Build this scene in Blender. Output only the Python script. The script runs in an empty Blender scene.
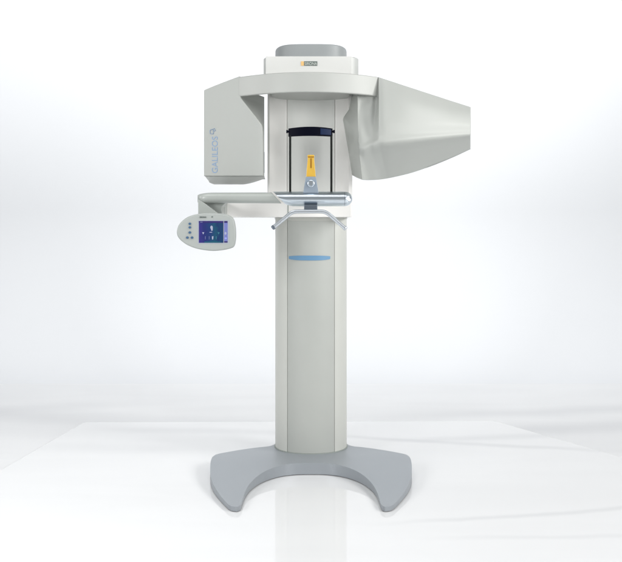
import bpy, bmesh, math
from mathutils import Vector, Matrix
from math import sin, cos, pi, radians

S = bpy.context.scene
C = S.collection

# ---------------------------------------------------------------- measuring
F = 833.0; CX = 311.0; HY = 225.0; CAMY = -4.15; CAMZ = 1.16
def W(px, py, Y):
    """real position of a measured point standing at depth Y (metres)"""
    d = Y - CAMY
    return Vector(((px - CX) * d / F, Y, CAMZ - (py - HY) * d / F))
def WX(px, Y): return (px - CX) * (Y - CAMY) / F
def WZ(py, Y): return CAMZ - (py - HY) * (Y - CAMY) / F

# ---------------------------------------------------------------- materials
def nodes(name):
    m = bpy.data.materials.new(name); m.use_nodes = True
    nt = m.node_tree
    return m, nt, nt.nodes['Principled BSDF']

def paint(name, col, rough=0.38, metal=0.0, coat=0.0, bump=0.0, var=0.03, scale=9.0, spec=0.5, coatr=0.08):
    m, nt, b = nodes(name)
    b.inputs['Metallic'].default_value = metal
    b.inputs['Coat Weight'].default_value = coat
    b.inputs['Coat Roughness'].default_value = coatr
    b.inputs['Specular IOR Level'].default_value = spec
    tc = nt.nodes.new('ShaderNodeTexCoord')
    n = nt.nodes.new('ShaderNodeTexNoise'); n.inputs['Scale'].default_value = scale
    n.inputs['Detail'].default_value = 5
    nt.links.new(tc.outputs['Object'], n.inputs['Vector'])
    r = nt.nodes.new('ShaderNodeMapRange')
    r.inputs['To Min'].default_value = 1 - var; r.inputs['To Max'].default_value = 1 + var
    nt.links.new(n.outputs['Fac'], r.inputs['Value'])
    mx = nt.nodes.new('ShaderNodeMix'); mx.data_type = 'RGBA'; mx.blend_type = 'MULTIPLY'
    mx.inputs['Factor'].default_value = 1
    mx.inputs['A'].default_value = (*col, 1)
    nt.links.new(r.outputs['Result'], mx.inputs['B'])
    nt.links.new(mx.outputs['Result'], b.inputs['Base Color'])
    r2 = nt.nodes.new('ShaderNodeMapRange')
    r2.inputs['To Min'].default_value = rough * 0.85; r2.inputs['To Max'].default_value = rough * 1.15
    nt.links.new(n.outputs['Fac'], r2.inputs['Value'])
    nt.links.new(r2.outputs['Result'], b.inputs['Roughness'])
    if bump > 0:
        n2 = nt.nodes.new('ShaderNodeTexNoise'); n2.inputs['Scale'].default_value = 700
        nt.links.new(tc.outputs['Object'], n2.inputs['Vector'])
        bp = nt.nodes.new('ShaderNodeBump'); bp.inputs['Strength'].default_value = bump
        bp.inputs['Distance'].default_value = 0.0006
        nt.links.new(n2.outputs['Fac'], bp.inputs['Height'])
        nt.links.new(bp.outputs['Normal'], b.inputs['Normal'])
    return m

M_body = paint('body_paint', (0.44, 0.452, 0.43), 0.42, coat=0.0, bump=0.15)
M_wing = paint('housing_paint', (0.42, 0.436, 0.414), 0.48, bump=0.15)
M_warm = paint('warm_white_paint', (0.84, 0.83, 0.805), 0.45, coat=0.0, bump=0.1)
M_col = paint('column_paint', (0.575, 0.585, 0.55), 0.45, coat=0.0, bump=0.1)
M_arm = paint('arm_paint', (0.37, 0.395, 0.375), 0.36, coat=0.2)
M_gap = paint('joint_gap', (0.30, 0.33, 0.31), 0.7)
M_warm2 = paint('fascia_paint', (0.66, 0.665, 0.645), 0.4, bump=0.1)
M_tier = paint('upper_shell_paint', (0.50, 0.515, 0.50), 0.4, bump=0.1)
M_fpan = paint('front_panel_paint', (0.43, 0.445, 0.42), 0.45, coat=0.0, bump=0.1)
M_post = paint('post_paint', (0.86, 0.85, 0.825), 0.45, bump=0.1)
M_ppan = paint('post_panel_paint', (0.72, 0.73, 0.705), 0.45, bump=0.1)
M_base = paint('base_paint', (0.315, 0.34, 0.365), 0.4, metal=0.2, coat=0.0, bump=0.35, scale=14)
M_cap = paint('cap_paint', (0.30, 0.32, 0.325), 0.5)
M_silver = paint('brushed_silver', (0.70, 0.77, 0.83), 0.32, metal=1.0, var=0.0, scale=3)
M_tube = paint('satin_tube', (0.60, 0.64, 0.68), 0.33, metal=0.85)
M_dkmetal = paint('dark_metal', (0.17, 0.20, 0.24), 0.35, metal=0.7)
M_black = paint('black_plastic', (0.002, 0.0025, 0.008), 0.45, spec=0.06)
M_navy = paint('navy_pad', (0.008, 0.018, 0.055), 0.45, spec=0.15)
M_rod = paint('dark_rod', (0.006, 0.008, 0.007), 0.5, spec=0.15)
M_brkt = paint('bite_bracket_paint', (0.25, 0.30, 0.36), 0.35, coat=0.3)
M_blue = paint('blue_strip', (0.13, 0.28, 0.45), 0.45)
M_print = paint('blue_print', (0.24, 0.35, 0.52), 0.5)
M_printg = paint('grey_print', (0.13, 0.16, 0.15), 0.5)
M_pale = paint('pale_print', (0.62, 0.66, 0.62), 0.5)
M_orange = paint('orange_print', (0.78, 0.50, 0.20), 0.5)
M_panel = paint('panel_plastic', (0.37, 0.395, 0.38), 0.45)
M_btn = paint('blue_button', (0.055, 0.12, 0.22), 0.35, coat=0.4)
M_amberdk = paint('amber_dark', (0.28, 0.12, 0.012), 0.3)

def amber():
    m, nt, b = nodes('amber_plastic')
    b.inputs['Base Color'].default_value = (0.66, 0.42, 0.07, 1)
    b.inputs['Roughness'].default_value = 0.22
    b.inputs['Subsurface Weight'].default_value = 0.35
    b.inputs['Subsurface Radius'].default_value = (0.012, 0.006, 0.001)
    b.inputs['Subsurface Scale'].default_value = 0.5
    b.inputs['Coat Weight'].default_value = 0.4
    return m
M_amber = amber()

def emit(name, col, s=1.0):
    m, nt, b = nodes(name)
    b.inputs['Base Color'].default_value = (0.01, 0.01, 0.015, 1)
    b.inputs['Roughness'].default_value = 0.15
    b.inputs['Emission Color'].default_value = (*col, 1)
    b.inputs['Emission Strength'].default_value = s
    return m
def screen_mat():
    m, nt, b = nodes('screen_glow')
    b.inputs['Base Color'].default_value = (0.008, 0.008, 0.015, 1)
    b.inputs['Roughness'].default_value = 0.12
    tc = nt.nodes.new('ShaderNodeTexCoord')
    sep = nt.nodes.new('ShaderNodeSeparateXYZ')
    nt.links.new(tc.outputs['Generated'], sep.inputs['Vector'])
    n = nt.nodes.new('ShaderNodeTexNoise'); n.inputs['Scale'].default_value = 3.2
    nt.links.new(tc.outputs['Generated'], n.inputs['Vector'])
    ad = nt.nodes.new('ShaderNodeMath'); ad.operation = 'MULTIPLY_ADD'
    ad.inputs[1].default_value = 0.35
    nt.links.new(n.outputs['Fac'], ad.inputs[0]); nt.links.new(sep.outputs['X'], ad.inputs[2])
    cr = nt.nodes.new('ShaderNodeValToRGB')
    e = cr.color_ramp.elements
    e[0].position = 0.12; e[0].color = (0.05, 0.035, 0.25, 1)
    e[1].position = 1.15; e[1].color = (0.01, 0.03, 0.13, 1)
    for p, c in ((0.42, (0.02, 0.03, 0.17, 1)), (0.62, (0.014, 0.045, 0.17, 1)), (0.85, (0.008, 0.085, 0.15, 1)), (1.0, (0.008, 0.05, 0.14, 1))):
        q = e.new(p); q.color = c
    nt.links.new(ad.outputs[0], cr.inputs['Fac'])
    nt.links.new(cr.outputs['Color'], b.inputs['Emission Color'])
    b.inputs['Emission Strength'].default_value = 1.0
    return m
M_screen = screen_mat()
M_scrW = emit('screen_white', (0.72, 0.76, 1.0), 0.62)
M_scrT = emit('screen_teal', (0.10, 0.42, 0.52), 0.5)
M_scrM = emit('screen_mid', (0.22, 0.24, 0.48), 0.8)
M_scrP = emit('screen_periwinkle', (0.20, 0.23, 0.56), 1.0)
M_scrD = emit('screen_indigo', (0.035, 0.025, 0.16), 1.0)
M_scrG = emit('screen_green', (0.01, 0.13, 0.17), 1.0)

def marble(name, base, rough, veins, extra=0.0, spec=0.5, cloud=0.03, coat=0.0):
    """pale stone: soft clouds plus a few long veins, veins = (x0,y0,x1,y1,width,strength)"""
    m, nt, b = nodes(name)
    L = nt.links.new
    N = nt.nodes.new
    tc = N('ShaderNodeTexCoord')
    dn = N('ShaderNodeTexNoise'); dn.inputs['Scale'].default_value = 1.3; dn.inputs['Detail'].default_value = 4
    L(tc.outputs['Object'], dn.inputs['Vector'])
    dv = N('ShaderNodeVectorMath'); dv.operation = 'MULTIPLY_ADD'
    dv.inputs[1].default_value = (0.16, 0.16, 0.0)
    L(dn.outputs['Color'], dv.inputs[0]); L(tc.outputs['Object'], dv.inputs[2])
    sep = N('ShaderNodeSeparateXYZ'); L(dv.outputs[0], sep.inputs[0])
    # clouds stretched along x
    mp = N('ShaderNodeMapping'); mp.inputs['Scale'].default_value = (0.45, 1.9, 1)
    mp.inputs['Rotation'].default_value = (0, 0, 0.12)
    L(tc.outputs['Object'], mp.inputs['Vector'])
    cn = N('ShaderNodeTexNoise'); cn.inputs['Scale'].default_value = 1.6; cn.inputs['Detail'].default_value = 8
    cn.inputs['Distortion'].default_value = 0.8
    L(mp.outputs[0], cn.inputs['Vector'])
    cm = N('ShaderNodeMapRange'); cm.inputs['From Min'].default_value = 0.3; cm.inputs['From Max'].default_value = 0.7
    cm.inputs['To Min'].default_value = cloud; cm.inputs['To Max'].default_value = 0.0
    L(cn.outputs['Fac'], cm.inputs['Value'])
    acc = cm.outputs['Result']
    def mth(op, a, c=None, d=None):
        q = N('ShaderNodeMath'); q.operation = op
        for i, v in enumerate((a, c, d)):
            if v is None: continue
            if isinstance(v, (int, float)): q.inputs[i].default_value = v
            else: L(v, q.inputs[i])
        return q.outputs[0]
    for (x0, y0, x1, y1, w, s) in veins:
        x0 += .08; x1 += .08; y0 += .08; y1 += .08
        dx, dy = x1 - x0, y1 - y0; ln = math.hypot(dx, dy); dx /= ln; dy /= ln
        # distance across and along
        ac = mth('ADD', mth('MULTIPLY', sep.outputs['X'], -dy), mth('MULTIPLY', sep.outputs['Y'], dx))
        ac = mth('ABSOLUTE', mth('SUBTRACT', ac, -dy * x0 + dx * y0))
        al = mth('ADD', mth('MULTIPLY', sep.outputs['X'], dx), mth('MULTIPLY', sep.outputs['Y'], dy))
        al = mth('SUBTRACT', al, dx * x0 + dy * y0)
        a1 = mth('SMOOTH_MIN', al, mth('SUBTRACT', ln, al), 0.1)
        q = N('ShaderNodeMapRange'); q.interpolation_type = 'SMOOTHSTEP'
        q.inputs['From Min'].default_value = 0; q.inputs['From Max'].default_value = ln * 0.3
        L(a1, q.inputs['Value'])
        p = N('ShaderNodeMapRange'); p.interpolation_type = 'SMOOTHSTEP'
        p.inputs['From Min'].default_value = 0; p.inputs['From Max'].default_value = w
        p.inputs['To Min'].default_value = s; p.inputs['To Max'].default_value = 0
        L(ac, p.inputs['Value'])
        acc = mth('ADD', acc, mth('MULTIPLY', p.outputs['Result'], q.outputs['Result']))
    mx = N('ShaderNodeMix'); mx.data_type = 'RGBA'; mx.clamp_factor = True
    mx.inputs['A'].default_value = (*base, 1)
    mx.inputs['B'].default_value = (0.22, 0.23, 0.26, 1)
    L(acc, mx.inputs['Factor'])
    L(mx.outputs['Result'], b.inputs['Base Color'])
    b.inputs['Roughness'].default_value = rough
    b.inputs['Specular IOR Level'].default_value = spec
    b.inputs['Coat Weight'].default_value = coat
    b.inputs['Coat Roughness'].default_value = 0.02
    return m

# ---------------------------------------------------------------- mesh tools
def obj(name, bm, m, parent=None, smooth=True, ang=35, label=None):
    me = bpy.data.meshes.new(name)
    bmesh.ops.remove_doubles(bm, verts=bm.verts, dist=1e-6)
    bmesh.ops.recalc_face_normals(bm, faces=bm.faces)
    bm.to_mesh(me); bm.free()
    o = bpy.data.objects.new(name, me); C.objects.link(o)
    me.materials.append(m)
    if smooth:
        for p in me.polygons: p.use_smooth = True
        a = radians(ang)
        b2 = bmesh.new(); b2.from_mesh(me)
        for e in b2.edges:
            if len(e.link_faces) == 2 and e.calc_face_angle(0) > a: e.smooth = False
        b2.to_mesh(me); b2.free()
    if smooth:
        w = o.modifiers.new('normals', 'WEIGHTED_NORMAL'); w.keep_sharp = True; w.weight = 90
    if parent: o.parent = parent
    if label: o['label'] = label
    return o

def bevel(bm, w, seg=3, ang=30):
    bmesh.ops.remove_doubles(bm, verts=bm.verts, dist=1e-6)
    bmesh.ops.recalc_face_normals(bm, faces=bm.faces)
    es = [e for e in bm.edges if len(e.link_faces) == 2 and e.calc_face_angle(0) > radians(ang)]
    bmesh.ops.bevel(bm, geom=es, offset=w, segments=seg, affect='EDGES', profile=0.5, clamp_overlap=True)

def prism(bm, pts_a, pts_b):
    """closed solid between two matching loops of 3-D points"""
    a = [bm.verts.new(p) for p in pts_a]; b = [bm.verts.new(p) for p in pts_b]
    n = len(a)
    bm.faces.new(a); bm.faces.new(list(reversed(b)))
    for i in range(n):
        bm.faces.new((a[i], b[i], b[(i + 1) % n], a[(i + 1) % n]))
    return a, b

def box(bm, x0, x1, y0, y1, z0, z1):
    prism(bm, [(x0, y0, z0), (x1, y0, z0), (x1, y1, z0), (x0, y1, z0)],
              [(x0, y0, z1), (x1, y0, z1), (x1, y1, z1), (x0, y1, z1)])

def column_solid(bm, plan, z0, z1):
    prism(bm, [(x, y, z0) for x, y in plan], [(x, y, z1) for x, y in plan])

def crom(pts, n, closed=False):
    """Catmull-Rom resample of a list of tuples, n samples per span"""
    out = []; P = [Vector(p) for p in pts]; k = len(P)
    spans = k if closed else k - 1
    for i in range(spans):
        if closed: a, b, c, d = P[i - 1], P[i], P[(i + 1) % k], P[(i + 2) % k]
        else:
            b, c = P[i], P[i + 1]
            a = P[i - 1] if i > 0 else b * 2 - c
            d = P[i + 2] if i + 2 < k else c * 2 - b
        for j in range(n):
            t = j / n
            out.append(0.5 * ((2 * b) + (c - a) * t + (2 * a - 5 * b + 4 * c - d) * t * t + (3 * b - a - 3 * c + d) * t ** 3))
    if not closed: out.append(P[-1])
    return out

def arclen_resample(pts, n):
    L = [0]
    for i in range(1, len(pts)): L.append(L[-1] + (pts[i] - pts[i - 1]).length)
    out = []
    j = 0
    for k in range(n):
        t = L[-1] * k / (n - 1)
        while j < len(L) - 2 and L[j + 1] < t: j += 1
        u = (t - L[j]) / max(1e-9, L[j + 1] - L[j])
        out.append(pts[j].lerp(pts[j + 1], min(1, max(0, u))))
    return out

def tube(bm, path, r, seg=20, cap=True, rfun=None):
    rings = []
    n = len(path)
    for i, p in enumerate(path):
        t = (path[min(i + 1, n - 1)] - path[max(i - 1, 0)]).normalized()
        up = Vector((0, 1, 0)) if abs(t.y) < 0.9 else Vector((0, 0, 1))
        a = t.cross(up).normalized(); b = a.cross(t).normalized()
        rr = rfun(i / (n - 1)) if rfun else r
        rings.append([bm.verts.new(p + a * rr * cos(2 * pi * k / seg) + b * rr * sin(2 * pi * k / seg)) for k in range(seg)])
    for i in range(n - 1):
        for k in range(seg):
            bm.faces.new((rings[i][k], rings[i][(k + 1) % seg], rings[i + 1][(k + 1) % seg], rings[i + 1][k]))
    if cap:
        bm.faces.new(rings[0]); bm.faces.new(rings[-1])

def lathe(bm, centre, axis, prof, seg=32):
    """prof: list of (distance along axis, radius)"""
    axis = Vector(axis).normalized()
    up = Vector((0, 0, 1)) if abs(axis.z) < 0.9 else Vector((1, 0, 0))
    a = axis.cross(up).normalized(); b = axis.cross(a)
    rings = []
    for d, r in prof:
        rings.append([bm.verts.new(Vector(centre) + axis * d + (a * cos(2 * pi * k / seg) + b * sin(2 * pi * k / seg)) * r) for k in range(seg)])
    for i in range(len(rings) - 1):
        for k in range(seg):
            bm.faces.new((rings[i][k], rings[i][(k + 1) % seg], rings[i + 1][(k + 1) % seg], rings[i + 1][k]))
    bm.faces.new(rings[0]); bm.faces.new(rings[-1])

def text_obj(name, s, size, m, parent, mat4, depth=0.0015, bold=0.0, sx=1.0):
    cu = bpy.data.curves.new(name, 'FONT'); cu.body = s; cu.size = size
    cu.extrude = depth; cu.offset = bold; cu.align_x = 'LEFT'
    t = bpy.data.objects.new('tmp_text', cu); C.objects.link(t)
    dg = bpy.context.evaluated_depsgraph_get(); dg.update()
    me = bpy.data.meshes.new_from_object(t.evaluated_get(dg))
    me.name = name
    bpy.data.objects.remove(t)
    xs = [v.co.x for v in me.vertices]; x0 = min(xs)
    for v in me.vertices: v.co = mat4 @ Vector(((v.co.x - x0) * sx, v.co.y, v.co.z))
    me.materials.clear(); me.materials.append(m)
    o = bpy.data.objects.new(name, me); C.objects.link(o); o.parent = parent
    return o, (max(xs) - x0) * sx

# ================================================================ THE SETTING
VE = [(-3.2, 1.2, 0.6, 0.55, 0.22, 0.12), (0.4, 0.5, 3.6, 0.95, 0.2, 0.18), (0.2, 0.9, 3.4, 1.35, 0.18, 0.14),
      (1.2, 0.15, 4.2, 0.35, 0.08, 0.18), (-3.6, 0.75, -0.9, 1.35, 0.2, 0.10), (-3.0, 0.25, -1.4, 0.10, 0.05, 0.10)]
M_floor = marble('studio_floor_stone', (0.725, 0.73, 0.735), 0.35, VE, cloud=0.08)
M_slab = marble('polished_slab_stone', (0.765, 0.77, 0.775), 0.05,
                [(0.15, -0.95, 1.9, -0.62, 0.035, 0.15), (0.25, -1.08, 2.0, -1.0, 0.035, 0.09),
                 (-0.2, 0.52, 1.8, 0.05, 0.06, 0.17), (0.3, 0.35, 1.7, 0.45, 0.09, 0.14),
                 (-1.6, 0.25, -0.5, 0.10, 0.16, 0.10), (-1.4, 0.62, 0.4, 0.45, 0.10, 0.12)], cloud=0.05, spec=0.55)

# floor and wall: a studio sweep with real curve
bm = bmesh.new()
XW = 9.0
prof = [(-7.0, -0.012), (-2, -0.012), (0, -0.012), (1.6, -0.012)]
R = 1.3
for i in range(0, 17):
    a = i / 16 * pi / 2
    prof.append((2.0 + R * sin(a), -0.012 + R * (1 - cos(a))))
prof += [(3.3, 3.0), (3.3, 6.5)]
fl = prof[:5]; wl = prof[4:]
def sheet(bm, pr):
    rows = [[bm.verts.new((x, y, z)) for x in (-XW, -XW / 2, 0, XW / 2, XW)] for (y, z) in pr]
    for i in range(len(rows) - 1):
        for k in range(4):
            bm.faces.new((rows[i][k], rows[i][k + 1], rows[i + 1][k + 1], rows[i + 1][k]))
sheet(bm, fl)
fo = obj('floor', bm, M_floor); fo['kind'] = 'structure'
M_wall = paint('backdrop_paint', (0.70, 0.712, 0.728), 0.9, var=0.012, scale=0.8, spec=0.1)
bm = bmesh.new(); sheet(bm, wl)
wo = obj('backdrop', bm, M_wall, ang=60); wo['kind'] = 'structure'

# polished slab under the machine (a real 12 mm step above the floor)
sl = [(-1.335, 0.75), (1.09, 0.78), (1.62, -0.10), (2.4, -1.4), (2.4, -2.6), (-2.2, -2.6), (-1.75, -1.0), (-1.47, -0.22)]
bm = bmesh.new()
prism(bm, [(x, y, -0.012) for x, y in sl], [(x, y, 0.0) for x, y in sl])
bevel(bm, 0.002, 2, 40)
so = obj('floor_slab', bm, M_slab); so['kind'] = 'structure'

# ================================================================ THE MACHINE
root = bpy.data.objects.new('dental_scanner', None); C.objects.link(root)
root['label'] = 'tall pale grey dental x-ray scanner with side wings standing on a silver fan-shaped foot'
root['category'] = 'medical scanner'

# ---- base plate ---------------------------------------------------------
def ztop(y):
    t = min(1, max(0, (-0.20 - y) / 0.52)); t = t * t * (3 - 2 * t) * 0.5 + t * 0.5
    return 0.060 - 0.038 * t
def base_pt(px, py, top=True):
    y = -0.3
    for _ in range(30):
        z = ztop(y) if top else 0.002
        y = (CAMZ - z) * F / (py - HY) + CAMY
    return Vector(((px - CX) * (y - CAMY) / F, y, 0))
outer_px = [(212.0, 457.2), (210.8, 461), (210.2, 466.5), (210.6, 475), (213.2, 484), (218.2, 492.6), (224.5, 500.6), (229.5, 505.2), (233.5, 506.5), (236.3, 506.7)]
back = [Vector((0, 0.20, 0)), Vector((-0.09, 0.175, 0)), Vector((-0.160, 0.09, 0)), base_pt(271.5, 445.6), base_pt(258, 447.3), base_pt(240, 449.8), base_pt(224, 452.6), base_pt(216, 454.4)]
ob = crom([tuple(p) for p in back] + [tuple(base_pt(*outer_px[0]))], 5)[:-1]
oside = crom([tuple(base_pt(*p)) for p in outer_px], 4)
outer = ob + oside
inner_px = [(310.5, 463.0), (300, 463.1), (290, 463.9), (280, 465.7), (268.4, 469.7), (258.3, 475.5), (249.6, 484.0), (244.8, 492.6), (242.3, 500), (240.4, 505), (237.3, 506.7)]
inner = crom([tuple(base_pt(*p)) for p in inner_px], 4)
inner[0].x = 0; 
NB = 60
O = arclen_resample(outer, NB); I = arclen_resample(inner, NB)
# mirror: full loops
def full(L): return [Vector((-p.x, p.y, 0)) for p in reversed(L[1:])] + L
O2, I2 = full(O), full(I)
bm = bmesh.new()
K = 8
gt = []
for a, b in zip(O2, I2):
    row = []
    for k in range(K + 1):
        p = a.lerp(b, k / K)
        row.append(bm.verts.new((p.x, p.y, ztop(p.y))))
    gt.append(row)
n = len(gt)
for i in range(n - 1):
    for k in range(K): bm.faces.new((gt[i][k], gt[i][k + 1], gt[i + 1][k + 1], gt[i + 1][k]))
loop = [gt[i][0] for i in range(n)] + [gt[n - 1][k] for k in range(1, K + 1)] + [gt[i][K] for i in range(n - 2, -1, -1)] + [gt[0][k] for k in range(K - 1, 0, -1)]
low = [bm.verts.new((v.co.x, v.co.y, 0.003)) for v in loop]
m_ = len(loop)
for i in range(m_):
    bm.faces.new((loop[i], low[i], low[(i + 1) % m_], loop[(i + 1) % m_]))
bm.verts.ensure_lookup_table()
bmesh.ops.recalc_face_normals(bm, faces=bm.faces)
rim = [e for e in bm.edges if len(e.link_faces) == 2 and all(v in set(loop) for v in e.verts) and e.calc_face_angle(0) > radians(50)]
bmesh.ops.bevel(bm, geom=rim, offset=0.009, segments=4, affect='EDGES', profile=0.5, clamp_overlap=True)
base = obj('base_plate', bm, M_base, root, ang=50)

# ---- lower column ------------------------------------------------------
def col_plan(hw, hd, seam, gw, gd, n=90, p=2.35, inset=0.0):
    """super-ellipse plan with two fine vertical grooves in the front"""
    pts = []
    for i in range(n):
        a = -pi / 2 + 2 * pi * i / n
        c, s = cos(a), sin(a)
        x = hw * math.copysign(abs(c) ** (2 / p), c); y = hd * math.copysign(abs(s) ** (2 / p), s)
        pts.append((x, y))
    out = []
    for i, (x, y) in enumerate(pts):
        out.append((x, y))
        x2, y2 = pts[(i + 1) % n]
        if y < 0 and y2 < 0:
            for sgn in (-1, 1):
                xs = sgn * seam
                lo, hi = min(x, x2), max(x, x2)
                if lo < xs <= hi:
                    t = (xs - x) / (x2 - x); ym = y + (y2 - y) * t
                    d = math.copysign(1, x2 - x)
                    out += [(xs - d * gw, ym), (xs - d * gw * 0.5, ym + gd), (xs + d * gw * 0.5, ym + gd), (xs + d * gw, ym)]
    return out
def clean(pl):
    o = []
    for p in pl:
        if not o or math.hypot(p[0] - o[-1][0], p[1] - o[-1][1]) > 1e-4: o.append(p)
    return o
COLHW = WX(346.7, 0.0)
seamx = WX(334.6, -0.14)
plan = clean(col_plan(COLHW, 0.152, seamx, 0.0012, 0.003, p=2.1))
ZC = 1.215
bm = bmesh.new(); column_solid(bm, plan, 0.055, ZC)
colo = obj('column', bm, M_col, root, ang=30)
def panel_strip(name, fy, half, z0, z1, parent, lift=0.0022, m=M_fpan):
    bm = bmesh.new(); a = []
    n = 40
    for i in range(n + 1):
        x = -half + 2 * half * i / n
        a.append((x, fy(x) - lift))
    for i in range(n, -1, -1):
        x = -half + 2 * half * i / n
        a.append((x, fy(x) + 0.001))
    column_solid(bm, a, z0, z1)
    return obj(name, bm, m, parent, ang=40)
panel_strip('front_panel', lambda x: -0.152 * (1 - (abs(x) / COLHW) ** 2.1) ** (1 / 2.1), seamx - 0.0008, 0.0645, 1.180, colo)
# shadow gap collar at the foot
bm = bmesh.new()
pc = clean(col_plan(COLHW + 0.004, 0.156, 5, 0.001, 0.001, p=2.1))
column_solid(bm, pc, 0.0595, 0.0640)
obj('foot_collar', bm, M_gap, colo)
# blue light strip wrapped round the front, lens shaped
bm = bmesh.new()
def col_front(x, hd=0.152, p=2.1, hw=COLHW): return -hd * (1 - (abs(x) / hw) ** p) ** (1 / p)
rows = []
xa, xb = WX(288.8, -0.14), WX(330.3, -0.14)
NS = 40
for i in range(NS + 1):
    t = i / NS; x = xa + (xb - xa) * t
    h = 1 - abs(2 * t - 1) ** 3.2
    zt = WZ(255.6, -0.15) - 0.004 * (1 - h) ; zb = WZ(259.0, -0.15) - 0.0065 * h ** 0.7
    zt2, zb2 = max(zt, zb + 0.004), zb
    y = col_front(x) - 0.0022
    rows.append([bm.verts.new((x, y + 0.002, zb2)), bm.verts.new((x, y - 0.002, zb2)), bm.verts.new((x, y - 0.002, zt2)), bm.verts.new((x, y + 0.002, zt2))])
for i in range(NS):
    for k in range(4): bm.faces.new((rows[i][k], rows[i][(k + 1) % 4], rows[i + 1][(k + 1) % 4], rows[i + 1][k]))
bm.faces.new(rows[0]); bm.faces.new(rows[-1])
obj('light_strip', bm, M_blue, colo)
# pale rim just under the carriage
bm = bmesh.new(); column_solid(bm, clean(col_plan(COLHW + 0.003, 0.155, 5, .001, .001, p=2.1)), WZ(219.0, -0.15), WZ(217.6, -0.15))
obj('column_rim', bm, M_col, colo)

# ---- upper carriage: post with concave front --------------------------
YF = -0.22
PH = WX(351.3, YF)             # half width
PL = -WX(267.4, YF)            # the left side stands a little further in
R0 = 0.018                      # width of the flat rims
def post_plan():
    pts = []
    x_in = PL - 0.011
    # start back right, go round: back, left side, left rim, concave, right rim, right side
    pts += [(PH - 0.03, 0.17), (-PL + 0.03, 0.17), (-PL, 0.14), (-PL, YF + 0.012), (-PL + 0.004, YF + 0.003), (-PL + 0.010, YF)]
    xs = []
    N_ = 48
    for i in range(N_ + 1):
        x = -x_in + 2 * x_in * i / N_
        u = x / x_in
        y = YF + 0.085 * (1 - abs(u) ** 2.0) if abs(u) < 1 else YF
        xs.append((x, y))
    out = []
    sm = WX(334.5, -0.12)
    for i in range(len(xs)):
        out.append(xs[i])
        if i < len(xs) - 1:
            for sg in (-1, 1):
                if xs[i][0] < sg * sm <= xs[i + 1][0]:
                    ym = (xs[i][1] + xs[i + 1][1]) / 2
                    out += [(sg * sm - 0.0015, ym), (sg * sm - 0.001, ym + 0.006), (sg * sm + 0.001, ym + 0.006), (sg * sm + 0.0015, ym)]
    pts += out
    pts += [(PH - 0.012, YF), (PH - 0.004, YF + 0.003), (PH, YF + 0.012), (PH, 0.14)]
    return clean(pts)
Z_UND = 1.7615
bm = bmesh.new()
column_solid(bm, post_plan(), WZ(204.5, YF), 1.80)
post = obj('upper_post', bm, M_post, root, ang=30)
panel_strip('front_panel', lambda x: YF + 0.085 * (1 - (abs(x) / (PL - 0.011)) ** 2.0), WX(334.5, -0.12) - 0.001, WZ(204.0, -0.12), 1.79, post, m=M_ppan)

# ---- cross beam at the bottom of the carriage ----------------------------
zb0, zb1 = WZ(217.2, -0.235), WZ(202.2, -0.235)
bm = bmesh.new()
xl = WX(224.5, -0.235); xr = WX(351.5, -0.235)
box(bm, xl, xr, -0.235, 0.02, zb0, zb1 - 0.002)
# narrow notch line in the beam
bevel(bm, 0.004, 3)
beam = obj('cross_beam', bm, M_warm, root)
bm = bmesh.new()
xg = WX(288.0, -0.235)
box(bm, xg - 0.0022, xg + 0.0022, -0.2365, -0.230, WZ(213.5, -0.235), zb1 - 0.008)
obj('seam', bm, M_gap, beam)
# dark end piece and bracket joining the beam with the control arm
bm = bmesh.new()
pa = [W(213.5, 202.5, -0.33), W(225.2, 202.5, -0.33), W(225.2, 214.0, -0.33), W(216, 214.0, -0.33)]
pb = [p + Vector((0, 0.26, 0)) for p in pa]
prism(bm, pa, pb); bevel(bm, 0.004, 2)
obj('beam_end', bm, M_arm, root)

# ---- overhead ring -----------------------------------------------------
YR = -0.52; ZR0 = WZ(92.0, YR); ZR1 = WZ(71.8, YR)
XR = WX(378.6, -0.395); XL = WX(239.0, -0.395); RC = (XR + XL) / 2; RH = (XR - XL) / 2
def arc_front(x, bulge=0.125): return YR + bulge * (abs(x - RC) / RH) ** 2.0
bm = bmesh.new()
pl = []
N_ = 48
for i in range(N_ + 1):
    x = XL + 2 * RH * i / N_
    pl.append((x, arc_front(x)))
pl += [(XR, -0.31), (XR * 0.68, -0.32), (XR * 0.52, -0.24), (XR * 0.45, 0.13), (XL * 0.45, 0.13), (XL * 0.52, -0.24), (XL * 0.68, -0.32), (XL, -0.31)]
pl = [Vector((x, y, 0)) for x, y in pl]
def offset_plan(P, d):
    n = len(P); out = []
    area2 = sum(P[i].x * P[(i + 1) % n].y - P[(i + 1) % n].x * P[i].y for i in range(n))
    sg = 1 if area2 > 0 else -1
    for i in range(n):
        t0 = (P[i] - P[i - 1]).normalized(); t1 = (P[(i + 1) % n] - P[i]).normalized()
        n0 = Vector((-t0.y, t0.x, 0)) * sg; n1 = Vector((-t1.y, t1.x, 0)) * sg
        m2 = (n0 + n1).normalized(); k = 1 / max(0.35, m2.dot(n0))
        out.append(P[i] + m2 * d * k)
    return out
def loft_plan(bm, P, prof):
    rings = [[bm.verts.new((p.x, p.y, z)) for p in offset_plan(P, d)] for d, z in prof]
    n = len(P)
    for a, b in zip(rings, rings[1:]):
        for i in range(n): bm.faces.new((a[i], a[(i + 1) % n], b[(i + 1) % n], b[i]))
    bm.faces.new(rings[0]); bm.faces.new(rings[-1])
def rnd(z, s, r=0.005):     # quarter-round corner
    return [(r * (1 - sin(a)), z + s * r * (1 - cos(a))) for a in (0, radians(30), radians(60), radians(90))]
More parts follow.
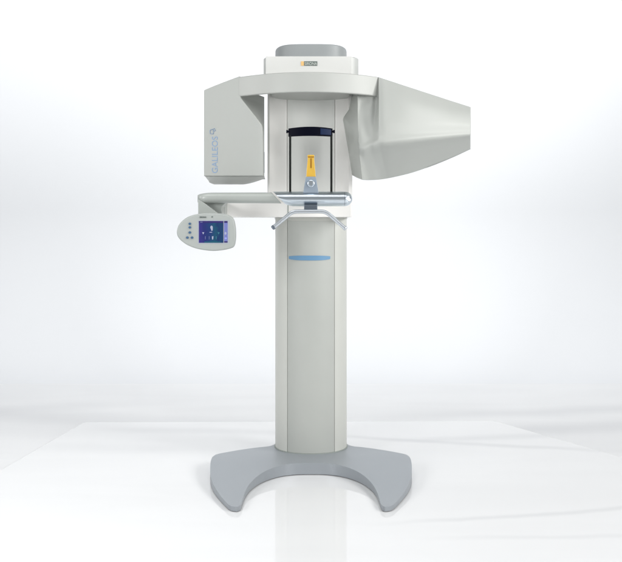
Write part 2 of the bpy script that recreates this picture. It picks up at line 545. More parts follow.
# deep curved apron along the front, thin plate behind it
ap = pl[:N_ + 1]
apo = ap + [p + Vector((-0.004 if p.x > RC else 0.004, 0.020, 0)) for p in reversed(ap)]
loft_plan(bm, apo, rnd(ZR1, -1) + [(0, ZR0 + 0.006)] + rnd(ZR0, 1, 0.004)[::-1])
plate = [p + Vector((0, 0.010, 0)) for p in ap[1:-1]] + pl[N_ + 1:]
bm2 = bmesh.new()
loft_plan(bm2, plate, [(0.004, ZR1 - 0.002), (0.004, ZR0 + 0.05)])
me2 = bpy.data.meshes.new('tmp'); bm2.to_mesh(me2); bm2.free(); bm.from_mesh(me2); bpy.data.meshes.remove(me2)
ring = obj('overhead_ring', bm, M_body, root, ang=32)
# round bearing cover on the underside
bm = bmesh.new()
lathe(bm, (0, -0.27, ZR0 + 0.026), (0, 0, -1), [(-0.03, 0.184), (0.003, 0.184), (0.006, 0.180), (0.006, 0.02)], 72)
obj('bearing_cover', bm, M_body, ring)

# ---- tiers on top ---------------------------------------------------------
def rrect_plan(hw, y0, y1, r, n=10, bow=0.0):
    pts = []
    for cx, cy, a0 in ((hw - r, y0 + r, -pi / 2), (hw - r, y1 - r, 0), (-hw + r, y1 - r, pi / 2), (-hw + r, y0 + r, pi)):
        for i in range(n + 1):
            a = a0 + i / n * pi / 2
            pts.append((cx + r * cos(a), cy + r * sin(a)))
    return clean(pts)
YT = -0.40
hw = WX(358.6, YT + 0.06)
bm = bmesh.new(); column_solid(bm, rrect_plan(hw, YT + 0.005, 0.14, 0.06), ZR1 - 0.01, WZ(56.0, YT))
bevel(bm, 0.006, 3, 50)
tier = obj('top_housing', bm, M_tier, root)
bm = bmesh.new()
box(bm, WX(265.6, YT), WX(352.4, YT), YT, YT + 0.012, ZR1 - 0.008, WZ(56.2, YT))
bevel(bm, 0.0035, 3, 40)
obj('front_fascia', bm, M_warm2, tier)
# oval cap
bm = bmesh.new()
hc = WX(347.0, -0.2)
lo_, hi_ = WZ(56.5, YT) - 0.004, WZ(43.8, -0.335)
pl = []
for i in range(72):
    a = 2 * pi * i / 72; c, s = cos(a), sin(a)
    pl.append((hc * math.copysign(abs(c) ** (2 / 4.0), c), -0.15 + 0.185 * math.copysign(abs(s) ** (2 / 2.4), s)))
column_solid(bm, pl, lo_, hi_)
bevel(bm, 0.006, 4, 50)
obj('top_cap', bm, M_cap, root)

# badge on the top housing
yb = YT - 0.0005
bm = bmesh.new()
box(bm, WX(304.2, YT), WX(317.3, YT), yb - 0.0012, yb + 0.004, WZ(65.8, YT), WZ(61.4, YT))
badge = obj('badge', bm, M_printg, tier)
bm = bmesh.new()
box(bm, WX(301.0, YT), WX(303.9, YT), yb - 0.0012, yb + 0.004, WZ(65.8, YT), WZ(61.4, YT))
obj('badge_square', bm, M_orange, tier)
sz = 0.0185
T = Matrix.Translation((WX(304.7, YT), yb - 0.0018, WZ(65.2, YT))) @ Matrix.Rotation(pi / 2, 4, 'X')
o, w_ = text_obj('badge_lettering', 'SIRONA', sz, M_pale, tier, T, 0.0006)
k = (WX(316.9, YT) - WX(304.7, YT)) / w_
for v in o.data.vertices: v.co.x = WX(304.7, YT) + (v.co.x - WX(304.7, YT)) * k

# ---- detector housing (left wing) ------------------------------------
def grid_surface(G, nu, nv):
    """bicubic (Catmull-Rom) resample of a grid of points: G[col][row]"""
    cols = [crom([tuple(p) for p in c], nv) for c in G]
    rows = []
    for r in range(len(cols[0])):
        rows.append(crom([tuple(c[r]) for c in cols], nu))
    return rows  # rows[r][c]

def wing(name, G, nu, nv, depth, m, parent, back_scale=0.94, sharp=60):
    R_ = grid_surface(G, nu, nv)
    bm = bmesh.new()
    V = [[bm.verts.new(p) for p in r] for r in R_]
    nr, nc = len(V), len(V[0])
    for i in range(nr - 1):
        for k in range(nc - 1): bm.faces.new((V[i][k], V[i][k + 1], V[i + 1][k + 1], V[i + 1][k]))
    loop = [V[0][k] for k in range(nc)] + [V[i][nc - 1] for i in range(1, nr)] + [V[nr - 1][k] for k in range(nc - 2, -1, -1)] + [V[i][0] for i in range(nr - 2, 0, -1)]
    cen = sum((v.co for v in loop), Vector()) / len(loop)
    bk = [bm.verts.new(depth(v.co, cen)) for v in loop]
    n = len(loop)
    for i in range(n): bm.faces.new((loop[i], bk[i], bk[(i + 1) % n], loop[(i + 1) % n]))
    bm.faces.new(bk)
    bmesh.ops.remove_doubles(bm, verts=bm.verts, dist=1e-5)
    bmesh.ops.recalc_face_normals(bm, faces=bm.faces)
    ls = set(loop)
    es = [e for e in bm.edges if e.is_valid and len(e.link_faces) == 2 and e.verts[0] in ls and e.verts[1] in ls and e.calc_face_angle(0) > radians(35)]
    bmesh.ops.bevel(bm, geom=es, offset=0.006, segments=3, affect='EDGES', profile=0.5, clamp_overlap=True)
    return obj(name, bm, m, parent, ang=sharp)

# left: columns from outer (x=204) to inner; rows top -> bottom
def c4(lst): return [W(*p) for p in lst]
GL = [
    c4([(204.0, 90.5, -0.17), (204.0, 118, -0.17), (204.0, 146, -0.17), (204.0, 172.5, -0.17)]),
    c4([(208.5, 88.6, -0.215), (208.6, 117, -0.215), (208.6, 146, -0.215), (209.0, 176.8, -0.215)]),
    c4([(216.5, 85.0, -0.26), (219.0, 115, -0.27), (220.0, 146, -0.27), (221.0, 177.3, -0.27)]),
    c4([(227.5, 80.6, -0.32), (234.0, 113, -0.34), (236.5, 146, -0.345), (237.5, 177.2, -0.345)]),
    c4([(239.0, 76.6, -0.385), (250.0, 111, -0.42), (255.5, 145, -0.43), (256.0, 176.8, -0.43)]),
    c4([(241.3, 97.0, -0.41), (262.0, 124.5, -0.445), (263.2, 148, -0.45), (263.0, 176.0, -0.45)]),
]
# replace the last two columns so the inner edge follows the diagonal cut
GL[4] = c4([(233.2, 78.6, -0.355), (248.0, 113, -0.40), (252.5, 145, -0.41), (253.0, 177.0, -0.41)])
GL[5] = c4([(239.2, 76.4, -0.39), (261.6, 124.5, -0.445), (263.2, 148, -0.45), (263.0, 176.2, -0.45)])

def solid_from_outline(name, front, back, m, parent, bw, seg=3, sharp=40, ang=25):
    bm = bmesh.new()
    prism(bm, front, back)
    bevel(bm, bw, seg, ang)
    return obj(name, bm, m, parent, ang=sharp)

# the housing front is one gently bowed sheet: grid of lines from outer edge to the cut inner edge
def left_housing():
    bm = bmesh.new()
    def inner(py):      # inner edge of the front face, measured
        if py <= 97.5: return 240.5
        if py <= 125: return 240.5 + (262.0 - 240.5) * (py - 97.5) / 27.5
        return 262.0 + 1.2 * min(1, (py - 125) / 20)
    def top(px): # top outline
        return 90.3 - 13.9 * ((px - 204) / 35.0) ** 0.92 if px > 204 else 90.3
    def Yf(px): return -0.45 + 0.17 * (1 - (px - 204) / 60.0) ** 1.25
    NU, NV = 36, 52
    V = []
    pyb = 176.0
    levels = [76.6 + (pyb - 76.6) * j / NV for j in range(NV + 1)]
    levels = sorted(set(levels + [97.5, 125.0]))
    for j, L_ in enumerate(levels):
        row = []
        for i in range(NU + 1):
            u = i / NU
            px = 204 + (inner(L_) - 204) * u
            t = (L_ - 76.6) / (pyb - 76.6)
            # squeeze the rows between the sloping top and the level bottom
            tp = top(min(px, 239.0))
            py = L_ if px >= 239.0 else max(L_, tp)
            row.append((px, py))
        V.append(row)
    # rebuild as ruled columns instead: even rows from top outline to bottom
    V = []
    for i in range(NU + 1):
        u = i / NU
        col = []
        for j in range(NV + 1):
            t = j / NV
            # position along the inner edge polyline for this t
            pyi = 76.6 + (pyb - 76.6) * t
            pxi = inner(pyi)
            px = 204 + (pxi - 204) * u
            pxt = 204 + (240.5 - 204) * u
            py = top(pxt) + (pyb - top(pxt)) * t
            r = 0.0
            if u > 0.999: py = pyi
            col.append(bm.verts.new(W(px, py, Yf(px))))
        V.append(col)
    for i in range(NU):
        for j in range(NV): bm.faces.new((V[i][j], V[i + 1][j], V[i + 1][j + 1], V[i][j + 1]))
    loop = [V[i][0] for i in range(NU + 1)] + [V[NU][j] for j in range(1, NV + 1)] + [V[i][NV] for i in range(NU - 1, -1, -1)] + [V[0][j] for j in range(NV - 1, 0, -1)]
    nl = len(loop)
    bottom = set(V[i][NV] for i in range(NU + 1)); innr = set(V[NU])
    def backpt(v):
        p = v.co.copy()
        if v in bottom:                       # soft chin under the housing
            p.z -= 0.0
        p.y += 0.27
        if v in innr:
            p.y = -0.19
            if p.z < WZ(90, -0.39): p.x = WX(264.3, -0.19)
        return p
    bk = [bm.verts.new(backpt(v)) for v in loop]
    for i in range(nl): bm.faces.new((loop[i], bk[i], bk[(i + 1) % nl], loop[(i + 1) % nl]))
    bm.faces.new(bk)
    bmesh.ops.recalc_face_normals(bm, faces=bm.faces)
    ls = set(loop)
    es = [e for e in bm.edges if e.verts[0] in ls and e.verts[1] in ls and len(e.link_faces) == 2 and e.calc_face_angle(0) > radians(35)]
    bmesh.ops.bevel(bm, geom=es, offset=0.005, segments=3, affect='EDGES', profile=0.5, clamp_overlap=True)
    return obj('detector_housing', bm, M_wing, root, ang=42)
det = left_housing()
# chin of the detector: slopes back below the front face
def Yl(px): return -0.45 + 0.17 * (1 - (px - 204) / 60.0) ** 1.25
bm = bmesh.new()
top_l, low_l = [], []
for i in range(25):
    px = 204.4 + (263.2 - 204.4) * i / 24
    top_l.append(W(px, 176.3, Yl(px) + 0.004))
    u = i / 24
    d = 7.0 * min(1, (u / 0.10)) ** 0.55 if u < 0.10 else (7.0 if u < 0.62 else 7.0 - 6.2 * ((u - 0.62) / 0.38) ** 1.5)
    low_l.append(W(px + (1.6 if u < 0.05 else 0), 176.3 + d, Yl(px) + 0.085))
bt = [p + Vector((0, 0.20, 0)) for p in top_l]; bl = [p + Vector((0, 0.115, 0.0)) for p in low_l]
rs = [[bm.verts.new(p) for p in r] for r in (top_l, low_l, bl, bt)]
for a in range(4):
    for i in range(24): bm.faces.new((rs[a][i], rs[a][i + 1], rs[(a + 1) % 4][i + 1], rs[(a + 1) % 4][i]))
bm.faces.new([rs[a][0] for a in range(4)]); bm.faces.new([rs[a][24] for a in range(4)])
bevel(bm, 0.004, 2, 40)
obj('lower_lip', bm, M_wing, det, ang=50)
# inner cover strip (slightly proud dark strip low on the inner side)
bm = bmesh.new()
prism(bm, [W(262.6, 152, -0.43), W(264.6, 152, -0.33), W(264.6, 173, -0.33), W(262.9, 173, -0.43)],
          [p + Vector((-0.02, 0, 0)) for p in (W(262.6, 152, -0.43), W(264.6, 152, -0.33), W(264.6, 173, -0.33), W(262.9, 173, -0.43))])
obj('side_cover', bm, M_cap, det)

# lettering, reading upwards along the outer edge
def letter_on_left(s, px_base, py0, py1, hpx, m, name, bold=0.0):
    cu_size = 1.0
    o, w_ = text_obj(name, s, 1.0, m, det, Matrix.Identity(4), 0.0, bold)
    for v in o.data.vertices:
        u = v.co.x / w_; h = v.co.y / 0.72
        px = px_base - h * hpx; py = py0 + (py1 - py0) * u
        # stand the letters 1.5 mm proud of the bowed face
        p = W(px, py, Yl(px)); p.y -= 0.0012
        v.co = p
    so_ = o.modifiers.new('thick', 'SOLIDIFY'); so_.thickness = 0.0005
    return o
letter_on_left('GALILEOS', 217.6, 173.0, 136.5, 6.0, M_print, 'lettering')
# small square emblem after the word
bm = bmesh.new()
def ltube(p0, p1, r=0.0011):
    a = W(*p0, Yl(p0[0])); b = W(*p1, Yl(p1[0])); a.y -= 0.002; b.y -= 0.002
    tube(bm, [a, b], r, 8)
for a, b in (((210.2, 133.8), (210.0, 130.2)), ((210.0, 130.2), (212.2, 129.4)), ((212.2, 129.4), (213.6, 130.8)), ((213.6, 130.8), (213.4, 134.0)),
             ((213.4, 134.0), (210.2, 133.8)), ((212.2, 129.4), (214.6, 128.6)), ((214.6, 128.6), (215.4, 131.0)), ((215.4, 131.0), (213.6, 130.8))):
    ltube(a, b)
obj('emblem', bm, M_print, det)

# ---- source housing (right wing) ----------------------------------------
def source_housing():
    # rows: 0 top edge, 1 .. upper face, crease, lower face, bottom lip
    G = [
        # inner rim (far side of the inner face)
        [(352.6, 92, -0.27), (349.5, 108.5, -0.27), (343.6, 117.5, -0.27), (347.2, 138, -0.28), (350.2, 157, -0.28), (352.8, 175.6, -0.28)],
        [(355.0, 92, -0.34), (353.0, 110, -0.34), (350.2, 124, -0.34), (352.6, 143, -0.365), (354.6, 160, -0.36), (356.8, 177.8, -0.335)],
        [(357.6, 92, -0.41), (357.8, 112, -0.415), (358.2, 130, -0.445), (358.8, 148, -0.470), (360.2, 164, -0.44), (362.4, 180.0, -0.39)],
        [(361.5, 92, -0.395), (361.7, 112, -0.41), (362.3, 130, -0.450), (363.5, 149, -0.48), (365.5, 164, -0.455), (368.0, 180.3, -0.33)],
        [(371.5, 92, -0.392), (371.2, 112, -0.408), (370.6, 128, -0.440), (370.0, 146, -0.485), (372.0, 162, -0.46), (375.5, 180.0, -0.30)],
        [(376.6, 92, -0.385), (376.2, 112, -0.408), (375.0, 127, -0.448), (374.0, 145, -0.49), (377.5, 158.5, -0.43), (381.0, 179.5, -0.28)],
    ]
    G2 = [
        [(378.6, 77.0, -0.40), (379.0, 97, -0.435), (378.8, 121, -0.475), (379.0, 143.5, -0.492), (383.0, 157.5, -0.425), (387.0, 178.6, -0.27)],
        [(386.0, 79.4, -0.405), (386.5, 99, -0.445), (387.0, 121, -0.482), (388.0, 143.0, -0.492), (391.5, 156.5, -0.42), (395.0, 177.0, -0.265)],
        [(404.0, 85.3, -0.40), (404.5, 102, -0.448), (405.0, 121, -0.470), (406.0, 141.2, -0.478), (409.0, 153.0, -0.405), (412.0, 172.8, -0.245)],
        [(427.0, 92.8, -0.36), (427.5, 106, -0.410), (428.0, 121, -0.432), (429.0, 139.0, -0.438), (431.0, 148.5, -0.37), (433.0, 165.6, -0.22)],
        [(450.0, 100.3, -0.31), (450.3, 111, -0.358), (450.6, 122, -0.382), (451.0, 136.8, -0.388), (452.0, 144, -0.332), (453.0, 157.4, -0.20)],
        [(471.0, 107.0, -0.26), (471.0, 115, -0.306), (471.0, 124, -0.330), (471.0, 134.8, -0.336), (471.0, 140.5, -0.293), (471.0, 149.0, -0.18)],
    ]
    G = [c4(c) for c in G]; G2 = [c4(c) for c in G2]
    def crease(c, a, b):
        return c[:3] + [c[3].lerp(c[2], a), c[3], c[3].lerp(c[4], b)] + c[4:]
    for c in G[2:] + G2:
        c[4] = c[3].lerp(c[5], 0.5)
    G = [crease(c, 0.4, 0.5) for c in G]; G2 = [crease(c, 0.4, 0.5) for c in G2]
    nv = 8
    def rs(Gx, nu):
        cols = [crom([tuple(p) for p in c], nv) for c in Gx]
        return [crom([tuple(c[r]) for c in cols], nu) for r in range(len(cols[0]))]
    def lin(Gx, n):
        def li(pts):
            out = []
            for a, b in zip(pts, pts[1:]): out += [a.lerp(b, j / n) for j in range(n)]
            return out + [pts[-1]]
        cols = []
        for c in Gx:
            q = []
            for a, b in zip(c, c[1:]): q += [a.lerp(b, j / nv) for j in range(nv)]
            cols.append(q + [c[-1]])
        return [li([c[r] for c in cols]) for r in range(len(cols[0]))]
    A = lin(G[:3], 6); A2 = rs(G[2:] + [G2[0]], 6); B = rs(G2, 8)
    # the inner recess runs up behind the ring, so lift its first row
    rows = []
    for r in range(len(A)):
        a2 = A2[r][1:-1]
        if len(a2) > 6: pass
        rows.append(A[r] + a2 + B[r])
    bm = bmesh.new()
    V = [[bm.verts.new(p) for p in r] for r in rows]
    nr, nc = len(V), len(V[0])
    for i in range(nr - 1):
        for k in range(nc - 1): bm.faces.new((V[i][k], V[i][k + 1], V[i + 1][k + 1], V[i + 1][k]))
    loop = [V[0][k] for k in range(nc)] + [V[i][nc - 1] for i in range(1, nr)] + [V[nr - 1][k] for k in range(nc - 2, -1, -1)] + [V[i][0] for i in range(nr - 2, 0, -1)]
    innr = set(V[i][0] for i in range(nr)); bot = set(V[nr - 1])
    bk = []
    for v in loop:
        p = v.co.copy(); p.y = max(-0.19, p.y + 0.10) if v in innr else p.y + 0.30
        if v in bot: p.z += 0.03
        bk.append(bm.verts.new(p))
    n = len(loop)
    for i in range(n): bm.faces.new((loop[i], bk[i], bk[(i + 1) % n], loop[(i + 1) % n]))
    bm.faces.new(bk)
    bmesh.ops.recalc_face_normals(bm, faces=bm.faces)
    ls = set(loop)
    es = [e for e in bm.edges if e.verts[0] in ls and e.verts[1] in ls and len(e.link_faces) == 2 and e.calc_face_angle(0) > radians(35)]
    bmesh.ops.bevel(bm, geom=es, offset=0.005, segments=3, affect='EDGES', profile=0.5, clamp_overlap=True)
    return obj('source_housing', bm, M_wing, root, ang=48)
src = source_housing()

# ---- control arm -----------------------------------------------------------
YA = -0.50
zt, zbm = WZ(192.4, YA), WZ(203.4, YA)
zc, rz = (zt + zbm) / 2, (zt - zbm) / 2
def bar(bm, x_at, x_end, zc0, rz0, ry, seg=32, n=24, taper=None, slant=0.0, slant_end=0.0, p=2.3):
    rings = []
    for i in range(n + 1):
        t = i / n
        ring = []
        s = taper(t) if taper else (1, 1, 0)
        for k in range(seg):
            a = 2 * pi * k / seg; c, q = cos(a), sin(a)
            y = ry * math.copysign(abs(c) ** (2 / p), c) * s[0]
            z = rz0 * math.copysign(abs(q) ** (2 / p), q) * s[1]
            xs = x_at - slant * (z / rz0) ; xe = x_end - slant_end * (z / rz0)
            ring.append(bm.verts.new((xs + (xe - xs) * t, YA + y, zc0 + z + s[2])))
        rings.append(ring)
    for i in range(n):
        for k in range(seg): bm.faces.new((rings[i][k], rings[i][(k + 1) % seg], rings[i + 1][(k + 1) % seg], rings[i + 1][k]))
    bm.faces.new(rings[0]); bm.faces.new(rings[-1])
bm = bmesh.new()
def arm_taper(t):
    if t < 0.16:
        u = 1 - t / 0.16
        k = math.sqrt(max(0.0, 1 - (u * 0.985) ** 2.6))
        return (max(0.25, k), 0.62 + 0.33 * k, -0.004 * u)
    return (1, 0.95 + 0.05 * t, 0)
bar(bm, WX(197.8, YA), WX(276.5, YA), zc, rz, 0.03, taper=arm_taper, n=40, slant_end=0.022)
arm = obj('control_arm', bm, M_arm, root, ang=45)
# neck going down to the panel
bm = bmesh.new()
pa = [W(198.0, 199.0, -0.525), W(204.5, 203.0, -0.525), W(217.5, 213.0, -0.525), W(219.0, 220.0, -0.525), W(198.0, 220.0, -0.525)]
prism(bm, pa, [p + Vector((0, 0.04, 0)) for p in pa]); bevel(bm, 0.003, 2)
obj('arm_neck', bm, M_arm, arm)
bm = bmesh.new()
pa = [W(204, 202.6, -0.475), W(225.8, 202.6, -0.475), W(221.5, 206.8, -0.475), W(222, 213.5, -0.475), W(216.5, 213.5, -0.475)]
prism(bm, pa, [p + Vector((0, 0.10, 0)) for p in pa]); bevel(bm, 0.003, 2)
obj('arm_web', bm, M_arm, arm)

# ---- silver chin rest bar ----------------------------------------------------
zt2, zb2 = WZ(191.6, YA), WZ(206.3, YA)
zc2, rz2 = (zt2 + zb2) / 2, (zt2 - zb2) / 2
xs0, xs1 = WX(279.0, YA), WX(344.2, YA)
def st(t):
    if t < 0.14:
        u = (0.14 - t) / 0.14
        return (1, 1 - 0.16 * u * u, 0.16 * rz2 * u * u)
    return (1, 1, 0)
bm = bmesh.new(); bar(bm, xs0, xs1, zc2, rz2, 0.045, n=40, taper=st, slant=0.031, p=2.05, seg=48)
chin = obj('chin_rest_bar', bm, M_silver, root, ang=45)
bm = bmesh.new()
def et(t):
    k = math.sqrt(max(0.02, 1 - (t * 0.99) ** 2.2)); return (k, k, 0)
bar(bm, xs1 + 0.0012, WX(352.2, YA), zc2, rz2 * 0.985, 0.044, n=18, taper=et, p=2.05, seg=48)
endc = obj('end_cap', bm, M_silver, chin, ang=50)
bm = bmesh.new(); bar(bm, xs1 - 0.0015, xs1 + 0.003, zc2, rz2 * 0.955, 0.042, n=2, p=2.05, seg=48)
obj('cap_joint', bm, M_dkmetal, chin)
# pale metal disc added for the small highlight on the end cap
bm = bmesh.new()
lathe(bm, W(348.6, 200.0, -0.5) + Vector((0, -0.036, 0)), (0.35, -1, 0), [(-0.006, 0.008), (0.0035, 0.008), (0.005, 0.006)], 20)
obj('cap_highlight', bm, M_tube, chin)

# ---- hand grip ----------------------------------------------------------------
YG = -0.56
bm = bmesh.new()
gp = [(273.6, 227.2), (280, 222.0), (286, 217.1), (290.6, 213.4), (294.2, 211.9), (299, 211.5), (311, 211.5), (320, 211.5), (324.4, 212.0), (328.2, 213.9), (332.5, 217.4), (338.5, 222.6), (344.8, 228.0)]
path = crom([tuple(W(x, y, YG)) for x, y in gp], 6)
tube(bm, path, 0.0086, 20)
grip = obj('hand_grip', bm, M_tube, root, ang=60)
for (a, b) in ((gp[0], gp[1]), (gp[-1], gp[-2])):
    bm = bmesh.new()
    p0 = W(*a, YG); d = (p0 - W(*b, YG)).normalized()
    lathe(bm, p0, d, [(-0.004, 0.0098), (0.003, 0.0102), (0.006, 0.0092), (0.0085, 0.006)], 20)
    obj('grip_end', bm, M_dkmetal if a == gp[0] else M_tube, grip)
bm = bmesh.new()
box(bm, WX(304.0, -0.55), WX(317.4, -0.55), -0.555, -0.49, WZ(211.2, -0.55), WZ(204.6, -0.55))
bevel(bm, 0.002, 2)
obj('grip_bracket', bm, M_dkmetal, root)

# ---- bite holder ------------------------------------------------------------------
bm = bmesh.new()
pa = [W(303.2, 193.0, -0.535), W(303.9, 188, -0.535), W(305.6, 177.6, -0.535), W(306.6, 176.6, -0.535), W(315.2, 176.6, -0.535), W(316.2, 177.6, -0.535), W(317.8, 188, -0.535), W(318.6, 193.0, -0.535)]
prism(bm, pa, [p + Vector((0, 0.028, 0)) for p in pa]); bevel(bm, 0.002, 2, 40)
bh = obj('bite_holder', bm, M_brkt, root)
bm = bmesh.new()
lathe(bm, W(311.0, 183.6, -0.535), (0, -1, 0), [(-0.002, 0.0150), (0.004, 0.0150), (0.005, 0.0128), (0.012, 0.0125), (0.015, 0.0105), (0.016, 0.004)], 32)
obj('clamp_knob', bm, M_silver, bh)
bm = bmesh.new()
pa = [W(306.2, 177.2, -0.53), W(306.8, 168, -0.53), W(307.7, 158, -0.53), W(307.3, 155.6, -0.53), W(308.2, 154.8, -0.53), W(313.6, 154.8, -0.53), W(314.5, 155.6, -0.53), W(314.1, 158, -0.53), W(315.0, 168, -0.53), W(315.8, 177.2, -0.53)]
prism(bm, pa, [p + Vector((0, 0.014, 0)) for p in pa]); bevel(bm, 0.0015, 2, 40)
bite = obj('bite_block', bm, M_amber, root)
bm = bmesh.new()
yq = -0.5312
box(bm, WX(310.5, yq), WX(311.6, yq), yq, yq + 0.004, WZ(168.0, yq), WZ(158.3, yq))
obj('slot', bm, M_amberdk, bite)
bm = bmesh.new()
box(bm, WX(308.0, yq), WX(314.0, yq), yq, yq + 0.004, WZ(157.4, yq), WZ(156.5, yq))
obj('bite_edge', bm, M_amberdk, bite)

# ---- head support ------------------------------------------------------------------
YH = -0.50
bm = bmesh.new()
NX = 30
def band(px0, px1, y_extra, name, m, parent, dz=0.0, n=NX):
    bm = bmesh.new(); rows = []
    for i in range(n + 1):
        px = px0 + (px1 - px0) * i / n
        u = (px - 310.5) / 22.5
        y = YH - 0.016 + 0.016 * u * u - y_extra
        zt = WZ(127.1 + 1.5 * u * u + dz, YH); zb = WZ(136.6 - 0.5 * (1 - u * u) - dz, YH)
        x = WX(px, YH)
        rows.append([bm.verts.new((x, y, zb)), bm.verts.new((x, y, zt)), bm.verts.new((x, y + 0.016 + y_extra, zt)), bm.verts.new((x, y + 0.016 + y_extra, zb))])
    for i in range(n):
        for k in range(4): bm.faces.new((rows[i][k], rows[i][(k + 1) % 4], rows[i + 1][(k + 1) % 4], rows[i + 1][k]))
    bm.faces.new(rows[0]); bm.faces.new(rows[-1])
    bevel(bm, 0.0015, 2, 50)
    return obj(name, bm, m, parent, ang=50)
hs = band(288.4, 332.6, 0, 'head_support', M_black, root)
band(320.3, 331.2, 0.0015, 'pad_insert', M_navy, hs, 1.2, 10)
for px, sg in ((288.4, -1), (332.6, 1)):
    bm = bmesh.new()
    lathe(bm, (WX(px, YH), YH, WZ(131.6, YH)), (sg, 0, 0), [(-0.004, 0.005), (0.003, 0.005), (0.0035, 0.0075), (0.008, 0.0075), (0.0095, 0.005)], 20)
    obj('screw', bm, M_black, hs)
for px in (290.2, 331.4):
    bm = bmesh.new()
    tube(bm, [Vector((WX(px, YH), YH, WZ(135.5, YH))), Vector((WX(px, YH), YH, WZ(194, YH)))], 0.0048, 16)
    obj('support_rod', bm, M_rod, root)

# ---- control panel ----------------------------------------------------------------
YP = -0.60
out_px = [(176.6, 232.0), (178.0, 226.0), (181.3, 221.6), (186.0, 217.8), (192.0, 215.2), (199.5, 213.7), (208, 213.1), (217, 213.3), (225.5, 214.3), (230.6, 216.2), (233.4, 219.3), (234.9, 224.5), (235.6, 231.0), (235.6, 238.0), (234.9, 243.5), (233.3, 247.0), (229.5, 248.8), (222.0, 250.3), (213.0, 251.0), (204.0, 250.2), (195.0, 248.3), (187.0, 245.0), (181.0, 240.8), (177.6, 236.6)]
loopc = crom([(x, y, 0) for x, y in out_px], 4, closed=True)
fr = [W(p.x, p.y, YP) for p in loopc]
bm = bmesh.new()
prism(bm, fr, [p + Vector((0, 0.035, 0)) for p in fr])
bevel(bm, 0.007, 4, 50)
panel = obj('control_panel', bm, M_panel, root, ang=60)
def pbox(x0, y0, x1, y1, d0, d1, name, m, bw=0.0):
    bm = bmesh.new()
    box(bm, WX(x0, YP), WX(x1, YP), YP - d1, YP + 0.003, WZ(y1, YP), WZ(y0, YP))
    if bw: bevel(bm, bw, 2)
    return obj(name, bm, m, panel, smooth=False)
M_bez = paint('screen_surround', (0.36, 0.39, 0.44), 0.4)
pbox(197.6, 220.0, 229.0, 243.8, 0, 0.0005, 'screen_surround', M_bez)
pbox(198.9, 221.0, 223.4, 242.8, 0, 0.0012, 'screen', M_screen)
pbox(224.1, 222.9, 227.6, 241.2, 0, 0.0012, 'touch_strip', M_scrP)
pbox(224.2, 221.0, 227.6, 222.9, 0, 0.0013, 'touch_strip_end', M_scrD)
pbox(224.2, 241.2, 227.6, 242.6, 0, 0.0013, 'touch_strip_end', M_scrD)
def pdisc(px, py, rx, ry, d, name, m, n=20, th=0.001):
    bm = bmesh.new(); c = W(px, py, YP); s = (YP - CAMY) / F
    a = [Vector((c.x + rx * s * cos(2 * pi * k / n), YP - d - th, c.z + ry * s * sin(2 * pi * k / n))) for k in range(n)]
    prism(bm, a, [p + Vector((0, th, 0)) for p in a])
    return obj(name, bm, m, panel, smooth=False)
def ppoly(pts, d, name, m, th=0.001):
    bm = bmesh.new()
    a = [W(x, y, YP) for x, y in pts]
    for p in a: p.y = YP - d - th
    prism(bm, a, [p + Vector((0, th, 0)) for p in a])
    return obj(name, bm, m, panel, smooth=False)
pbox(198.9, 221.0, 223.4, 222.9, 0, 0.0016, 'screen_header', M_scrD)
pbox(200.2, 221.8, 202.6, 222.5, 0, 0.0020, 'screen_mark', M_scrM)
pdisc(211.6, 227.4, 1.25, 1.7, 0.0014, 'screen_icon', M_scrW)
ppoly([(210.9, 228.6), (212.9, 228.4), (212.6, 230.6), (211.5, 230.9)], 0.0016, 'screen_icon', M_scrW)
pbox(209.6, 232.0, 212.2, 232.6, 0, 0.0020, 'screen_mark', M_scrW)
ppoly([(202.2, 232.3), (204.3, 232.3), (203.25, 234.4)], 0.0014, 'screen_arrow', M_scrW)
ppoly([(217.6, 232.3), (219.8, 232.3), (218.7, 234.4)], 0.0014, 'screen_arrow', M_scrT)
for i, px in enumerate((205.4, 209.2, 212.7, 216.3)):
    w = (0.32, 0.30, 0.75, 0.38)[i]
    mm = (M_scrM, M_scrM, M_scrW, M_scrT)[i]
    ppoly([(px - w, 236.4), (px + w, 236.2), (px + w * 0.7, 239.4), (px - w * 0.7, 239.5)], 0.0014, 'screen_icon', mm)
pbox(204.5, 241.6, 220.6, 242.5, 0, 0.0016, 'screen_footer', M_scrG)
pdisc(225.6, 233.3, 0.95, 1.4, 0.0014, 'touch_key', M_scrW)
pdisc(225.8, 238.3, 1.2, 1.0, 0.0014, 'touch_key', emit('key_violet', (0.36, 0.40, 0.85), 1))
for (bx, by) in ((189.9, 223.8), (189.9, 227.4), (189.9, 232.5), (187.4, 237.6), (192.1, 237.6)):
    pdisc(bx, by, 1.35, 1.2, 0.0, 'button', M_btn, 24, 0.003)
# tiny printed maker's name and mark above the screen
T = Matrix.Translation((WX(199.6, YP), YP - 0.0012, WZ(217.9, YP))) @ Matrix.Rotation(pi / 2, 4, 'X')
o, w_ = text_obj('caption', 'SIRONA', 0.0095, M_printg, panel, T, 0.0006, 0.0)
k = (WX(206.4, YP) - WX(199.6, YP)) / w_
for v in o.data.vertices: v.co.x = WX(199.6, YP) + (v.co.x - WX(199.6, YP)) * k
pdisc(212.2, 216.9, 0.9, 0.7, 0.0, 'indicator', M_printg, 12)

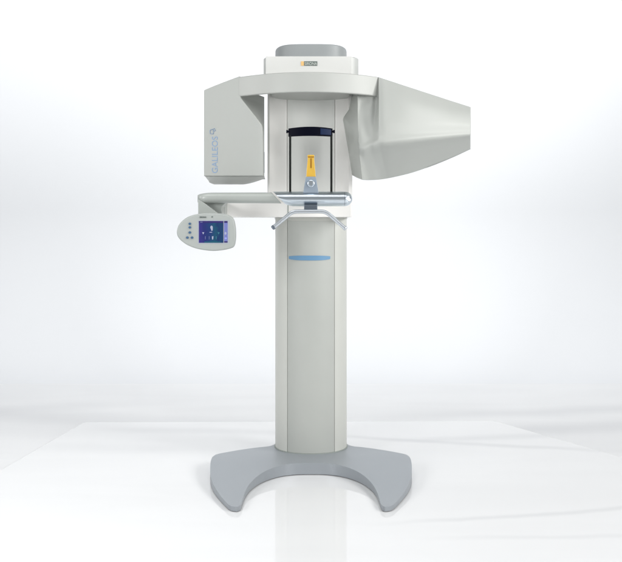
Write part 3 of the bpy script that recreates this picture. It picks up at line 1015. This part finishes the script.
# ================================================================ LIGHT
def area(name, loc, target, sx, sy, power, col=(1, 1, 1), spread=180):
    l = bpy.data.lights.new(name, 'AREA'); l.shape = 'RECTANGLE'; l.size = sx; l.size_y = sy
    l.energy = power; l.color = col; l.spread = radians(spread)
    o = bpy.data.objects.new(name, l); C.objects.link(o); o.location = loc
    d = Vector(target) - Vector(loc)
    o.rotation_euler = d.to_track_quat('-Z', 'Y').to_euler()
    return o
area('softbox', (-3.9, -1.6, 2.5), (0, -0.2, 1.4), 1.3, 1.8, 46, (1.0, 1.0, 0.99))
area('softbox', (3.6, -1.9, 2.8), (0, -0.2, 1.4), 1.3, 1.6, 112, (1.0, 0.99, 0.975))
area('front_softbox', (-3.2, -4.5, 1.9), (0, -0.3, 1.3), 1.0, 1.6, 84, (1.0, 1.0, 1.0))
area('front_softbox', (3.0, -4.5, 1.9), (0, -0.3, 1.3), 1.0, 1.6, 84, (1.0, 1.0, 0.99))
area('overhead_fill', (0.3, -2.2, 3.9), (0.3, -0.5, 1.3), 2.6, 0.9, 24, (1, 1, 1))
area('overhead_fill', (-1.7, -1.6, 4.3), (-1.7, -1.3, 0), 1.4, 0.9, 16, (1, 1, 1), 70)  # added narrow light, makes the bright pool on the front-left floor
area('backdrop_light', (-1.9, 1.2, 4.8), (-1.9, 3.3, 2.0), 9.0, 0.6, 110, (0.985, 0.992, 1.0), 120)
area('backdrop_light', (2.5, 1.2, 4.8), (2.5, 3.3, 2.4), 4.5, 0.6, 32, (0.96, 0.98, 1.0), 120)

wd = bpy.data.worlds.new('World'); S.world = wd; wd.use_nodes = True
bg = wd.node_tree.nodes['Background']
bg.inputs['Color'].default_value = (0.95, 0.98, 1.0, 1); bg.inputs['Strength'].default_value = 0.16

# ================================================================ CAMERA
cam = bpy.data.cameras.new('camera'); co = bpy.data.objects.new('camera', cam); C.objects.link(co)
co.location = (0, CAMY, CAMZ); co.rotation_euler = (pi / 2, 0, 0)
cam.sensor_width = 36; cam.lens = 36 * F / 622.0
cam.shift_x = 0.0; cam.shift_y = -(281 - HY) / 622.0
cam.clip_end = 100
S.camera = co
S.view_settings.view_transform = 'Standard'; S.view_settings.look = 'None'
S.view_settings.exposure = 0; S.view_settings.gamma = 1
